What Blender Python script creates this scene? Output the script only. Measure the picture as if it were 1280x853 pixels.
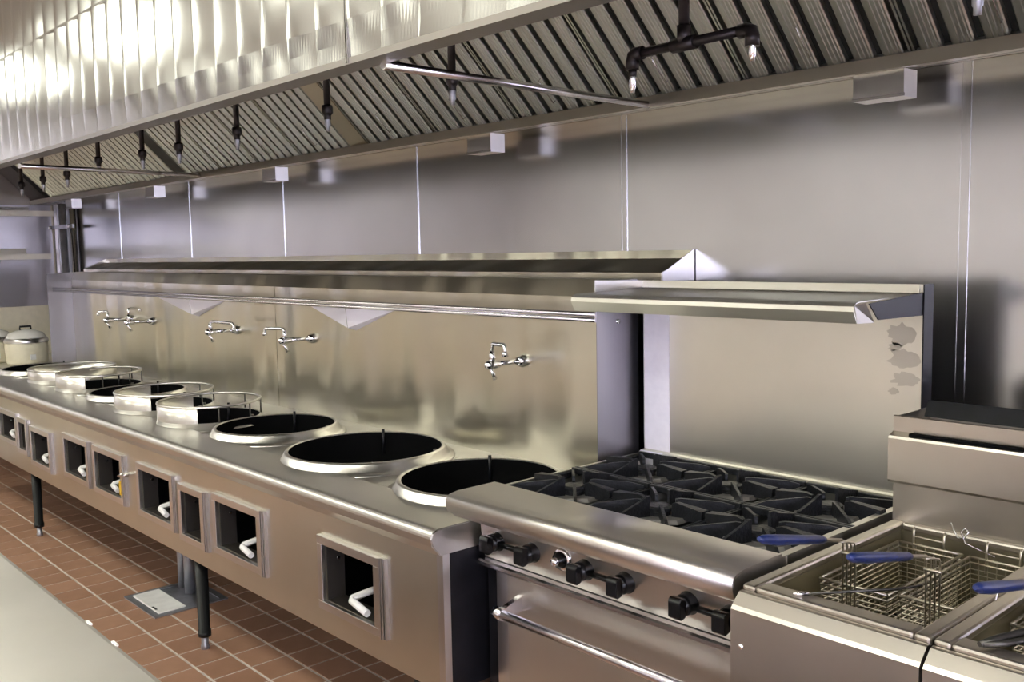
import bpy, math, random
from mathutils import Vector, Matrix
random.seed(4)
for _o in list(bpy.data.objects): bpy.data.objects.remove(_o)
scene = bpy.context.scene
C = scene.collection
Z0 = 1.62            # eye height above the floor; all z below are measured from the eye, floor = -Z0
PI = math.pi

# ------------------------------------------------------------------ camera
yaw, pitch, roll, fpx = .8341, -.0954, -.0188, 1190.
fw = Vector((-math.sin(yaw)*math.cos(pitch), math.cos(yaw)*math.cos(pitch), math.sin(pitch)))
r0 = Vector((math.cos(yaw), math.sin(yaw), 0)); u0 = r0.cross(fw)
rv = math.cos(roll)*r0 + math.sin(roll)*u0; uv = -math.sin(roll)*r0 + math.cos(roll)*u0
cam = bpy.data.objects.new('camera', bpy.data.cameras.new('camera')); C.objects.link(cam)
cam.matrix_world = Matrix(((rv.x, uv.x, -fw.x, 0), (rv.y, uv.y, -fw.y, 0), (rv.z, uv.z, -fw.z, Z0), (0, 0, 0, 1)))
cam.data.sensor_fit = 'HORIZONTAL'; cam.data.sensor_width = 36; cam.data.lens = fpx/1280*36
cam.data.clip_start = .02
scene.camera = cam

# ------------------------------------------------------------------ daylight outside the door and the window
world = bpy.data.worlds.new('daylight'); scene.world = world; world.use_nodes = True
bg = world.node_tree.nodes['Background']; bg.inputs[0].default_value = (.80, .80, 1.0, 1); bg.inputs[1].default_value = 8.0
LAMP_COL, LAMP_POW = (.97, 1.0, .87), 8.0
vs = scene.view_settings; vs.view_transform = 'Standard'; vs.look = 'None'; vs.gamma = 1; vs.use_curve_mapping = False
vs.exposure = 0.55

# ------------------------------------------------------------------ materials
def nodemat(name):
    m = bpy.data.materials.new(name); m.use_nodes = True
    nt = m.node_tree; return m, nt, nt.nodes['Principled BSDF']
def plain(name, col, rough=.5, metal=0., var=.0, scale=20, bump=0., bscale=60, coat=0., stretch=(1, 1, 1), spec=None):
    m, nt, b = nodemat(name); N = nt.nodes; L = nt.links
    b.inputs['Roughness'].default_value = rough; b.inputs['Metallic'].default_value = metal
    b.inputs['Base Color'].default_value = (*col, 1)
    if coat: b.inputs['Coat Weight'].default_value = coat
    tc = N.new('ShaderNodeTexCoord'); mp = N.new('ShaderNodeMapping'); L.new(tc.outputs['Object'], mp.inputs[0]); mp.inputs['Scale'].default_value = stretch
    if var:
        n = N.new('ShaderNodeTexNoise'); n.inputs['Scale'].default_value = scale; n.inputs['Detail'].default_value = 4
        L.new(mp.outputs[0], n.inputs['Vector'])
        r = N.new('ShaderNodeValToRGB'); r.color_ramp.elements[0].position = .3; r.color_ramp.elements[1].position = .7
        r.color_ramp.elements[0].color = (*[c*(1-var) for c in col], 1); r.color_ramp.elements[1].color = (*[min(1, c*(1+var)) for c in col], 1)
        L.new(n.outputs[0], r.inputs[0]); L.new(r.outputs[0], b.inputs['Base Color'])
    if bump:
        n2 = N.new('ShaderNodeTexNoise'); n2.inputs['Scale'].default_value = bscale; n2.inputs['Detail'].default_value = 3
        L.new(mp.outputs[0], n2.inputs['Vector'])
        bp = N.new('ShaderNodeBump'); bp.inputs['Strength'].default_value = bump; bp.inputs['Distance'].default_value = .01
        L.new(n2.outputs[0], bp.inputs['Height']); L.new(bp.outputs[0], b.inputs['Normal'])
    if spec is not None: b.inputs['Specular IOR Level'].default_value = spec
    return m
def steel(name, col=(.60, .58, .55), rough=.25, wave=0., wscale=(1.2, 1.2, .5), grain=(2, 2, 120), rvar=.010, cvar=.05, smear=0.):
    """sheet steel: grain in the roughness, faint colour blotches, slow oil-canning as relief"""
    m, nt, b = nodemat(name); N = nt.nodes; L = nt.links
    b.inputs['Metallic'].default_value = 1
    tc = N.new('ShaderNodeTexCoord')
    mp = N.new('ShaderNodeMapping'); mp.inputs['Scale'].default_value = grain; L.new(tc.outputs['Object'], mp.inputs[0])
    n = N.new('ShaderNodeTexNoise'); n.inputs['Scale'].default_value = 3; n.inputs['Detail'].default_value = 3; L.new(mp.outputs[0], n.inputs['Vector'])
    mr = N.new('ShaderNodeMapRange'); mr.inputs['From Min'].default_value = .3; mr.inputs['From Max'].default_value = .7
    mr.inputs['To Min'].default_value = rough-rvar*.5; mr.inputs['To Max'].default_value = rough+rvar*.5
    L.new(n.outputs[0], mr.inputs[0]); L.new(mr.outputs[0], b.inputs['Roughness'])
    n1 = N.new('ShaderNodeTexNoise'); n1.inputs['Scale'].default_value = 2.3; n1.inputs['Detail'].default_value = 5; L.new(tc.outputs['Object'], n1.inputs['Vector'])
    r = N.new('ShaderNodeValToRGB'); r.color_ramp.elements[0].position = .35; r.color_ramp.elements[1].position = .65
    r.color_ramp.elements[0].color = (*[c*(1-cvar) for c in col], 1); r.color_ramp.elements[1].color = (*[min(1, c*(1+cvar)) for c in col], 1)
    L.new(n1.outputs[0], r.inputs[0]); L.new(r.outputs[0], b.inputs['Base Color'])
    if wave:
        mp2 = N.new('ShaderNodeMapping'); mp2.inputs['Scale'].default_value = wscale; L.new(tc.outputs['Object'], mp2.inputs[0])
        n2 = N.new('ShaderNodeTexNoise'); n2.inputs['Scale'].default_value = 1.6; n2.inputs['Detail'].default_value = 1.0; L.new(mp2.outputs[0], n2.inputs['Vector'])
        bp = N.new('ShaderNodeBump'); bp.inputs['Strength'].default_value = 1.0; bp.inputs['Distance'].default_value = wave
        L.new(n2.outputs[0], bp.inputs['Height']); L.new(bp.outputs[0], b.inputs['Normal'])
    return m
def emit(name, col, power):
    m, nt, b = nodemat(name); b.inputs['Base Color'].default_value = (.9, .9, .9, 1)
    b.inputs['Emission Color'].default_value = (*col, 1); b.inputs['Emission Strength'].default_value = power
    return m
M = dict(
    wall=steel('steel_wall_sheet', (.56, .56, .575), .20, wave=.006, wscale=(.9, 1, .6), grain=(60, 2, 2)),
    splash=steel('steel_splash_sheet', (.62, .59, .50), .29, wave=.070, wscale=(2.0, 1, .33), grain=(60, 2, 2)),
    hood=steel('steel_hood_sheet', (.43, .42, .40), .20, wave=.010, wscale=(1.0, 1, 2.2), grain=(4, 4, 60)),
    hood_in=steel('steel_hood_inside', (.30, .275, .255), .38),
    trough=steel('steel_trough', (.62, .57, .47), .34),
    liner=plain('dark_liner', (.035, .030, .027), .5, .3),  # flat dark tone for the upper hood inside and the window jambs
    endwall=steel('steel_end_wall', (.62, .60, .64), .36),
    cheek=steel('dull_cheek_sheet', (.36, .35, .39), .40),
    filt=steel('galvanised_baffle', (.60, .61, .56), .36, grain=(90, 90, 3), cvar=.18),
    fdark=plain('dark_gap_metal', (.012, .013, .013), .5),
    front=steel('steel_cabinet_front', (.66, .63, .55), .32, wave=.006, grain=(3, 3, 90)),
    deck=steel('steel_deck', (.64, .62, .59), .36, wave=.004, grain=(3, 60, 3), cvar=.14),
    nose=steel('steel_nose', (.64, .62, .59), .35, grain=(3, 60, 60)),
    ring=steel('steel_ring', (.72, .70, .66), .30),
    frame=steel('steel_frame', (.70, .68, .67), .28),
    chrome=plain('chrome', (.82, .82, .84), .07, 1.),
    tube=steel('steel_tube', (.70, .68, .70), .22),
    range_=steel('steel_range', (.66, .63, .59), .36, wave=.003, grain=(3, 3, 90)),
    guard=steel('steel_backguard', (.70, .68, .62), .34, grain=(60, 3, 3)),
    fryer=steel('steel_fryer', (.52, .48, .43), .33, grain=(3, 3, 90), cvar=.1),
    tank=steel('steel_fryer_tank', (.40, .37, .28), .33, cvar=.15),
    lavglare=plain('pale_glare', (.92, .89, .98), .4),
    black=plain('black_enamel', (.008, .008, .011), .38, var=.3, spec=.25),
    cup=plain('black_burner_well', (.003, .003, .0035), .8, spec=.05),
    iron=plain('cast_iron', (.014, .015, .019), .42, .2, var=.4, scale=30, bump=.2, bscale=140),
    dust=plain('dusty_iron_plate', (.20, .19, .18), .6, .5, var=.3),
    bake=plain('black_plastic_knob', (.006, .006, .007), .22, spec=.3),
    pipe=plain('black_iron_pipe', (.030, .024, .026), .35, .5, var=.3),
    legm=plain('dark_leg_paint', (.010, .010, .011), .4, spec=.3),
    galv=plain('galvanised_pipe', (.42, .43, .48), .42, .8, var=.15),
    white=plain('white_enamel', (.80, .79, .78), .4, var=.08),
    cream=plain('cream_plastic', (.78, .72, .56), .45, var=.06),
    wrap=plain('plastic_wrap', (.80, .78, .74), .25),
    tile=None,
    grout=plain('grout', (.62, .55, .50), .8, var=.2, scale=50),
    blue=plain('blue_vinyl_grip', (.010, .022, .115), .35, var=.25, scale=60),
    wire=plain('basket_wire', (.62, .57, .47), .3, 1.),
    dsteel=plain('dark_steel_rod', (.10, .095, .09), .4, .9),
    copper=plain('brass_fitting', (.55, .30, .16), .35, 1.),
    yellow=plain('yellow_tag', (.75, .48, .03), .5),
    cream_wall=plain('cream_wall_paint', (.74, .68, .55), .6, var=.05),
    room_wall=plain('room_wall_paint', (.82, .80, .84), .55, var=.05),
    ceiling=plain('ceiling_board', (.80, .78, .72), .8, var=.05),
    table=steel('steel_prep_table', (.84, .82, .77), .42, wave=.004, grain=(3, 60, 3), cvar=.05),
    shelfm=plain('pale_shelf', (.90, .87, .80), .4),
    painted_refl=plain('pale_painted_reflection', (.90, .87, .98), .35, var=.03, scale=40),  # colour of the painted reflection beside the wok cheek
    smear=steel('dull_glue_smear', (.56, .54, .49), .50),
    lamp=emit('lamp_diffuser', LAMP_COL, LAMP_POW),
    glass=None,
)
def tile_mat():
    m, nt, b = nodemat('quarry_tile'); N = nt.nodes; L = nt.links
    oi = N.new('ShaderNodeObjectInfo'); tc = N.new('ShaderNodeTexCoord')
    n = N.new('ShaderNodeTexNoise'); n.inputs['Scale'].default_value = 9; n.inputs['Detail'].default_value = 5; L.new(tc.outputs['Object'], n.inputs['Vector'])
    mx = N.new('ShaderNodeMath'); mx.operation = 'MULTIPLY_ADD'; L.new(oi.outputs['Random'], mx.inputs[0]); mx.inputs[1].default_value = .35; L.new(n.outputs[0], mx.inputs[2])
    r = N.new('ShaderNodeValToRGB'); r.color_ramp.elements[0].position = .3; r.color_ramp.elements[1].position = 1.0
    r.color_ramp.elements[0].color = (.31, .165, .105, 1); r.color_ramp.elements[1].color = (.44, .25, .165, 1)
    L.new(mx.outputs[0], r.inputs[0]); L.new(r.outputs[0], b.inputs['Base Color']); b.inputs['Roughness'].default_value = .42
    return m
M['tile'] = tile_mat()
def glass_mat():
    m, nt, b = nodemat('door_glass'); N = nt.nodes; L = nt.links
    t = N.new('ShaderNodeBsdfTransparent'); g = N.new('ShaderNodeBsdfGlossy'); g.inputs['Roughness'].default_value = .03
    mx = N.new('ShaderNodeMixShader'); mx.inputs[0].default_value = .06
    L.new(t.outputs[0], mx.inputs[1]); L.new(g.outputs[0], mx.inputs[2]); L.new(mx.outputs[0], N['Material Output'].inputs[0])
    return m
M['glass'] = glass_mat()

# ------------------------------------------------------------------ mesh helpers
def wloc(o):
    v = Vector((0, 0, 0))
    while o is not None: v += o.location; o = o.parent
    return v
class MB:
    def __init__(s): s.v = []; s.f = []; s.sm = []
    def add(s, vs_, fs, smooth=False):
        k = len(s.v); s.v += [tuple(p) for p in vs_]
        for f in fs: s.f.append([i+k for i in f]); s.sm.append(smooth)
        return s
    def box(s, x0, x1, y0, y1, z0, z1):
        if x0 > x1: x0, x1 = x1, x0
        if y0 > y1: y0, y1 = y1, y0
        if z0 > z1: z0, z1 = z1, z0
        return s.add([(x0, y0, z0), (x1, y0, z0), (x1, y1, z0), (x0, y1, z0), (x0, y0, z1), (x1, y0, z1), (x1, y1, z1), (x0, y1, z1)],
                     [(0, 3, 2, 1), (4, 5, 6, 7), (0, 1, 5, 4), (1, 2, 6, 5), (2, 3, 7, 6), (3, 0, 4, 7)])
    def bbox(s, x0, x1, y0, y1, z0, z1, b=.003):
        """box with its top and front edges chamfered: octagonal profile along x"""
        pr = [(y0+b, z0), (y1-b, z0), (y1, z0+b), (y1, z1-b), (y1-b, z1), (y0+b, z1), (y0, z1-b), (y0, z0+b)]
        return s.prism(pr, x0, x1)
    def prism(s, pr, x0, x1, smooth=False):
        n = len(pr)
        s.add([(x0, y, z) for y, z in pr]+[(x1, y, z) for y, z in pr], [(i, (i+1) % n, n+(i+1) % n, n+i) for i in range(n)], smooth)
        k = len(s.v)-2*n; s.f.append([k+i for i in range(n)][::-1]); s.sm.append(False); s.f.append([k+n+i for i in range(n)]); s.sm.append(False)
        return s
    def sheet(s, pr, x0, x1, t=.003, smooth=True):
        """open yz profile thickened by t and run along x"""
        off = []
        for i in range(len(pr)):
            a = pr[max(i-1, 0)]; b = pr[min(i+1, len(pr)-1)]
            d = Vector((b[0]-a[0], b[1]-a[1])).normalized(); off.append((pr[i][0]-d.y*t, pr[i][1]+d.x*t))
        return s.prism(list(pr)+off[::-1], x0, x1, smooth)
    def prismx(s, pts_yz, x0, x1): return s.prism(pts_yz, x0, x1)
    def tube(s, pts, r, n=10, caps=True, smooth=True):
        pts = [Vector(p) for p in pts]; rs = r if isinstance(r, (list, tuple)) else [r]*len(pts)
        t0 = (pts[1]-pts[0]).normalized(); a = Vector((0, 0, 1)) if abs(t0.z) < .9 else Vector((1, 0, 0))
        nrm = t0.cross(a).normalized(); rings = []
        for i, p in enumerate(pts):
            d = (pts[min(i+1, len(pts)-1)]-pts[max(i-1, 0)])
            if d.length < 1e-9: d = t0.copy()
            d.normalize(); nrm = (nrm-d*nrm.dot(d)).normalized(); bn = d.cross(nrm)
            rings.append([p+rs[i]*(math.cos(2*PI*k/n)*nrm+math.sin(2*PI*k/n)*bn) for k in range(n)])
        vs_ = [q for ring in rings for q in ring]
        fs = [(i*n+k, i*n+(k+1) % n, (i+1)*n+(k+1) % n, (i+1)*n+k) for i in range(len(pts)-1) for k in range(n)]
        s.add(vs_, fs, smooth)
        if caps:
            k0 = len(s.v)-len(vs_); s.f.append([k0+k for k in range(n)][::-1]); s.sm.append(False)
            s.f.append([k0+(len(pts)-1)*n+k for k in range(n)]); s.sm.append(False)
        return s
    def lathe(s, c, prof, n=40, a0=0., a1=2*PI, axis='z', smooth=True):
        """profile of (radius, height) about c"""
        full = abs(a1-a0-2*PI) < 1e-6; m = n if full else n+1; vs_ = []
        for r, h in prof:
            for k in range(m):
                a = a0+(a1-a0)*k/n; ca, sa = r*math.cos(a), r*math.sin(a)
                vs_.append({'z': (c[0]+ca, c[1]+sa, c[2]+h), 'y': (c[0]+ca, c[1]+h, c[2]+sa), 'x': (c[0]+h, c[1]+ca, c[2]+sa)}[axis])
        fs = []
        for i in range(len(prof)-1):
            for k in range(n):
                k2 = (k+1) % m if full else k+1
                fs.append((i*m+k, i*m+k2, (i+1)*m+k2, (i+1)*m+k))
        return s.add(vs_, fs, smooth)
    def build(s, name, mat, parent=None, kind=None, bevel=0.):
        off = wloc(parent) if parent is not None else Vector((0, 0, 0))
        me = bpy.data.meshes.new(name)
        me.from_pydata([(x-off.x, y-off.y, z+Z0-off.z) for x, y, z in s.v], [], s.f)
        me.materials.append(M[mat] if isinstance(mat, str) else mat)
        me.polygons.foreach_set('use_smooth', s.sm); me.update()
        bm_fix(me)
        o = bpy.data.objects.new(name, me); C.objects.link(o); o.parent = parent
        if kind: o['kind'] = kind
        if bevel:
            b = o.modifiers.new('edge', 'BEVEL'); b.width = bevel; b.segments = 2; b.limit_method = 'ANGLE'
        return o
def bm_fix(me):
    import bmesh
    bm = bmesh.new(); bm.from_mesh(me); bmesh.ops.recalc_face_normals(bm, faces=bm.faces); bm.to_mesh(me); bm.free()
def thing(name, label, cat, loc=(0, 0, -Z0), group=None):
    o = bpy.data.objects.new(name, None); C.objects.link(o); o.empty_display_size = .1
    o.location = (loc[0], loc[1], loc[2]+Z0); o['label'] = label; o['category'] = cat
    if group: o['group'] = group
    bpy.context.view_layer.update() if False else None
    return o
def tag(o, label, cat, group=None):
    o['label'] = label; o['category'] = cat
    if group: o['group'] = group
    return o
def arc(cy, cz, r, a0, a1, n=8): return [(cy+r*math.cos(a0+(a1-a0)*i/n), cz+r*math.sin(a0+(a1-a0)*i/n)) for i in range(n+1)]

# ================================================================== the room
XL, XR, YW, YF, ZC = -8.80, 3.20, 2.65, -3.00, 1.35
fl = MB().box(XL, XR, YF, YW, -Z0-.05, -Z0-.002).build('floor', 'grout', kind='structure')
PT = .159; GX, GY = -4.343, 1.490
tm = MB().prism([(.0052, -.006), (PT-.0052, -.006), (PT-.0052, -.0015), (PT-.0065, 0), (.0065, 0), (.0052, -.0015)], .0052, PT-.0052)
tme = bpy.data.meshes.new('tile'); tme.from_pydata(tm.v, [], tm.f); tme.materials.append(M['tile']); bm_fix(tme)
def inview(p):
    d = Vector(p); q = d.dot(fw)
    if q < .1: return False
    x = 640+fpx*d.dot(rv)/q; y = 426.5-fpx*d.dot(uv)/q
    return -40 < x < 640 and 500 < y < 900
near, rest = [], []
i0, i1 = math.floor((XL-GX)/PT), math.ceil((XR-GX)/PT); j0, j1 = math.floor((YF-GY)/PT), math.ceil((YW-GY)/PT)
for i in range(i0, i1):
    for j in range(j0, j1):
        x, y = GX+i*PT, GY+j*PT
        if x < XL or x+PT > XR or y < YF or y+PT > YW: continue
        (near if (1.30 < y < 2.15 and inview((x+PT/2, y+PT/2, -Z0))) else rest).append((x, y))
near.sort(key=lambda p: math.hypot(*p)); rest += near[290:]; near = near[:290]
for x, y in near:
    o = bpy.data.objects.new('tile', tme); C.objects.link(o); o.parent = fl; o.location = (x, y, 0)
fm = MB()
for x, y in rest: fm.add([(a+x, b+y, c-Z0) for a, b, c in tm.v], tm.f)
fm.build('tile_field', 'tile', fl, kind='stuff')

MB().box(XL, XR, YF, YW, ZC, ZC+.05).build('ceiling', 'ceiling', kind='structure')
wb = MB().box(XL, XR, YW+.006, YW+.08, -Z0, ZC).build('wall_back', 'room_wall', kind='structure')
seams = [-8.47, -7.24, -6.01, -4.785, -3.545, -2.30, -1.095, .14, 1.37, 2.6]
ed = [XL]+seams+[XR]
for a, b in zip(ed[:-1], ed[1:]):
    MB().box(a+.003, b-.003, YW, YW+.006, -Z0, .60).build('wall_panel', 'wall', wb)
for k, x in enumerate(seams):
    w = .004 if x < -2.5 else .013
    MB().prism([(YW, -Z0), (YW, .478), (YW-.0025, .478), (YW-.0025, -Z0)], x-w, x-w+.002).build('seam_strip', 'wall', wb)
    MB().prism([(YW, -Z0), (YW, .478), (YW-.003, .478), (YW-.003, -Z0)], x+w-.002, x+w).build('seam_strip', 'wall', wb)
    MB().box(x-w+.002, x+w-.002, YW-.0015, YW, -Z0, .478).build('seam_strip', 'wall', wb)
wl = MB().box(XL-.08, XL, YF, YW+.08, -Z0, ZC).build('wall_left', 'cream_wall', kind='structure')
for a, b in ((-3, -1.8), (-1.8, -.6), (-.6, .6), (.6, 1.8), (1.8, 2.64)):
    MB().box(XL, XL+.005, a+.003, b-.003, -.40, ZC).build('wall_panel', 'endwall', wl)
# wall behind the cook line's aisle, with a glass door; right wall with a window
DX0, DX1, DZ = 1.75, 2.85, .55
wf = MB().box(XL, DX0, YF-.1, YF, -Z0, ZC).box(DX1, XR, YF-.1, YF, -Z0, ZC).box(DX0, DX1, YF-.1, YF, DZ, ZC).build('wall_front', 'room_wall', kind='structure')
dr = MB().box(DX0, DX0+.06, YF-.08, YF-.03, -Z0, DZ).box(DX1-.06, DX1, YF-.08, YF-.03, -Z0, DZ).box(DX0+.06, DX1-.06, YF-.08, YF-.03, DZ-.06, DZ).box(DX0+.06, DX1-.06, YF-.08, YF-.03, -Z0, -Z0+.08).build('door_1', 'frame', kind='structure')
MB().box(DX0+.06, DX1-.06, YF-.058, YF-.052, -Z0+.08, DZ-.06).build('pane', 'glass', dr)
WY0, WY1, WZ0, WZ1 = -2.4, .4, -.75, .75
wr = MB().box(XR, XR+.1, YF, WY0, -Z0, ZC).box(XR, XR+.1, WY1, YW, -Z0, ZC).box(XR, XR+.1, WY0, WY1, -Z0, WZ0).box(XR, XR+.1, WY0, WY1, WZ1, ZC).build('wall_right', 'room_wall', kind='structure')
wn = MB().box(XR+.03, XR+.08, WY0, WY1, WZ0, WZ0+.05).box(XR+.03, XR+.08, WY0, WY1, WZ1-.05, WZ1).box(XR+.03, XR+.08, WY0, WY0+.05, WZ0+.05, WZ1-.05).box(XR+.03, XR+.08, WY1-.05, WY1, WZ0+.05, WZ1-.05).box(XR+.03, XR+.08, -1.02, -.98, WZ0+.05, WZ1-.05).build('window_1', 'frame', kind='structure')
MB().box(XR+.053, XR+.057, WY0+.05, -1.02, WZ0+.05, WZ1-.05).build('pane', 'glass', wn)
MB().box(XR+.053, XR+.057, -.98, WY1-.05, WZ0+.05, WZ1-.05).build('pane', 'glass', wn)

def troffer(x, y, where_):
    t = thing('ceiling_light', 'long fluorescent ceiling fixture '+where_, 'light', (x, y, ZC-.06), 'ceiling lights')
    a, b = .62, .31
    MB().box(x-a, x+a, y-b, y-b+.02, ZC-.06, ZC).box(x-a, x+a, y+b-.02, y+b, ZC-.06, ZC).box(x-a, x-a+.02, y-b+.02, y+b-.02, ZC-.06, ZC).box(x+a-.02, x+a, y-b+.02, y+b-.02, ZC-.06, ZC).build('frame', 'white', t)
    MB().box(x-a+.02, x+a-.02, y-b+.02, y+b-.02, ZC-.045, ZC-.03).build('diffuser', 'lamp', t)
for x in (-7.4, -5.4, -3.4, -1.4, .6): troffer(x, .10, 'over the aisle before the hood')
for x in (-7.0, -4.4, -1.8, .8): troffer(x, -1.9, 'added out of view to brighten the side of the room facing the hood')  # unseen back row, added to brighten the wall opposite the hood

# ================================================================== exhaust hood
HY, HZ = 1.28, .45
HX0, HX1 = -8.72, 2.2
hood = thing('exhaust_hood', 'long stainless exhaust canopy hood with a rippled front over the cook line', 'hood', (-4, 1.9, .45))
def fluted(z0, z1, yb, fade_lo):
    m = MB(); xs = []; x = HX0
    P_ = .1405; ph = -2.116
    nseg = 12; k = math.ceil((HX0-ph)/P_); xs = [HX0]
    while ph+k*P_ < HX1:
        for q in range(nseg): xs.append(ph+(k+q/nseg)*P_)
        k += 1
    xs = sorted(set(v for v in xs if HX0 <= v < HX1))+[HX1]
    zs = [z0+(z1-z0)*i/9 for i in range(10)]; vs_ = []
    rr = random.Random(7); amp = {}
    for z in zs:
        for x in xs:
            kk = math.floor((x-ph)/P_+1e-6); t = (x-ph)/P_-kk
            if kk not in amp: amp[kk] = .7+.6*rr.random()
            fr = 1. if x < -2.0 else max(.15, 1-(x+2.0)/.9)
            fz = min(1, max(0, (z-z0-.015)/.09)) if fade_lo else 1.
            y = yb-amp[kk]*.0085*fr*fz*(math.sin(PI*max(0., min(1., t))**.5))
            vs_.append((x, y, z))
    n = len(xs)
    fs = [(j*n+i, j*n+i+1, (j+1)*n+i+1, (j+1)*n+i) for j in range(len(zs)-1) for i in range(n-1)]
    return m.add(vs_, fs, False)
fp = fluted(HZ, .90, HY, True).build('front_panel', 'hood', hood)
fluted(.906, ZC, HY+.004, False).build('closure_panel', 'hood', hood)
MB().box(HX0, HX1, HY-.004, HY+.010, .897, .909).build('front_seam', 'hood', hood)
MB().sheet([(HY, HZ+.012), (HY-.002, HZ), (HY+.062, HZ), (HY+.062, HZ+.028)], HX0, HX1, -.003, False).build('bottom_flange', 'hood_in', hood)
MB().box(HX0, HX1, HY+.012, HY+.016, HZ+.004, .60).build('inner_skirt', 'trough', hood)
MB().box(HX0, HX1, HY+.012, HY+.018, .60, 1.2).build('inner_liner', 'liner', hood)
MB().box(HX0, HX0+.004, HY+.016, YW-.001, HZ, ZC-.002).build('end_panel', 'hood_in', hood)
MB().box(HX1-.004, HX1, HY+.016, YW-.001, HZ, ZC-.002).build('end_panel', 'hood_in', hood)
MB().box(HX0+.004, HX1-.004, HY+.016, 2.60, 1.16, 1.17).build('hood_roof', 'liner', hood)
MB().box(-1.977, -1.973, HY-.007, HY+.004, HZ, .897).box(-1.969, -1.966, HY-.0065, HY+.004, HZ, .897).build('front_joint', 'hood', hood)
# grease trough below the filters
MB().prism([(2.45, .453), (2.45, .488), (2.462, .488), (2.462, .462), (2.646, .486), (2.646, .478)], HX0+.004, HX1-.004).build('grease_trough', 'trough', hood)
MB().box(HX0+.004, HX1-.004, 2.553, 2.556, .4655, .469).build('trough_seam', 'hood_in', hood)
TH = math.radians(44); FL = .62
fd = Vector((0, -math.cos(TH), math.sin(TH))); fn = Vector((0, -math.sin(TH), -math.cos(TH)))   # along baffle, toward the cook
FB = Vector((0, 2.478, .487))
def fpt(x, s, h): p = FB+fd*s+fn*h; return (x, p.y, p.z)
def fbox(m, x0, x1, s0, s1, h0, h1):
    return m.add([fpt(x0, s0, h0), fpt(x1, s0, h0), fpt(x1, s1, h0), fpt(x0, s1, h0), fpt(x0, s0, h1), fpt(x1, s0, h1), fpt(x1, s1, h1), fpt(x0, s1, h1)],
                 [(0, 3, 2, 1), (4, 5, 6, 7), (0, 1, 5, 4), (1, 2, 6, 5), (2, 3, 7, 6), (3, 0, 4, 7)])
def flat(x0, x1, mat, name='filler_panel'): fbox(MB(), x0, x1, 0, FL, -.004, .006).build(name, mat, hood)
flat(-3.80, -3.665, 'trough'); flat(-5.74, -5.60, 'fdark'); flat(-8.31, -8.21, 'fdark'); flat(-8.71, -8.32, 'hood_in')
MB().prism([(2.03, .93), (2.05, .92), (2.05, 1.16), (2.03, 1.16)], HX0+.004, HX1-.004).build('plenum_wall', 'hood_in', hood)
def baffle_mesh(w):
    """one pressed baffle: channel with three fine ridges, closed back"""
    pr = [(0, -.012), (0, .004), (.004, .008), (w*.30, .008), (w*.33, .0105), (w*.38, .0105), (w*.41, .008), (w*.52, .008), (w*.55, .0105), (w*.60, .0105), (w*.63, .008), (w*.74, .008), (w*.77, .0105), (w*.82, .0105), (w*.85, .008), (w-.004, .008), (w, .004), (w, -.012)]
    v = []; n = len(pr)
    for s in (.012, FL-.012):
        for a, h in pr: q = fd*s+fn*h; v.append((a, q.y, q.z))
    f = [(i, (i+1) % n, n+(i+1) % n, n+i) for i in range(n)]+[tuple(range(n))[::-1], tuple(range(n, 2*n))]
    me = bpy.data.meshes.new('baffle'); me.from_pydata(v, [], f); me.materials.append(M['filt']); bm_fix(me); return me
BM = {}
def hfilter(x0, x1, label, nb):
    t = thing('baffle_filter', label, 'filter', (x0, FB.y, FB.z), 'grease filters under the hood')
    m = MB(); fbox(m, x0+.002, x0+.008, 0, FL, -.014, .006); fbox(m, x1-.008, x1-.002, 0, FL, -.014, .006)
    fbox(m, x0+.008, x1-.008, 0, .008, -.014, .004); fbox(m, x0+.008, x1-.008, FL-.008, FL, -.014, .004); m.build('frame', 'filt', t)
    m = MB(); fbox(m, x0+.008, x1-.008, .008, FL-.008, -.014, -.0125); m.build('back_plate', 'fdark', t)
    p = (x1-x0-.02)/nb; w = round(p*.70, 4)
    if w not in BM: BM[w] = baffle_mesh(w)
    for i in range(nb):
        o = bpy.data.objects.new('baffle', BM[w]); C.objects.link(o); o.parent = t
        o.location = (.01+i*p+p*.15, 0, 0)
    xm = x0+.01+(nb//2)*p-.004; m = MB()
    m.tube([fpt(xm-.012, .06, .008), fpt(xm-.012, .06, .022), fpt(xm-.012, .16, .022), fpt(xm-.012, .16, .008)], .002, 6)
    m.build('wire_handle', 'tube', t)
fx = [-3.66+.5*i for i in range(11)]
where = ['beside the brownish filler panel, over the two largest woks', 'behind the end of the long cross tube', 'behind the middle of the long cross tube', 'where the long cross tube meets the trough', 'behind the tee-shaped pipe over the range', 'above the box over the range', 'over the fryers', 'past the fryers', 'beyond the fryers to the hood end', 'second from the hood end past the fryers']
for k in range(10): hfilter(fx[k], fx[k+1], 'galvanised grease baffle filter '+where[k], 6)
for k in range(4): hfilter(-5.60+.45*k, -5.15+.45*k, 'galvanised grease baffle filter %s between the filler panel and the black strip' % ('next to the strip', 'second from the strip', 'second from the panel', 'next to the panel')[k], 6)
for k in range(5): hfilter(-8.21+.494*k, -8.21+.494*(k+1), 'galvanised grease baffle filter in the far bay, %s' % ('by the end wall shelves', 'second from the end wall shelves', 'in the middle of the bay', 'second past the black strip', 'just past the black strip')[k], 6)
# cross tubes of the hood
MB().tube([(-1.90, HY+.05, .442), (-2.03, 2.46, .462)], .0115, 12).build('cross_tube', 'tube', hood)
MB().tube([(-4.85, HY+.05, .432), (-5.40, 2.46, .470)], .0115, 12).build('cross_tube', 'tube', hood)
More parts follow.
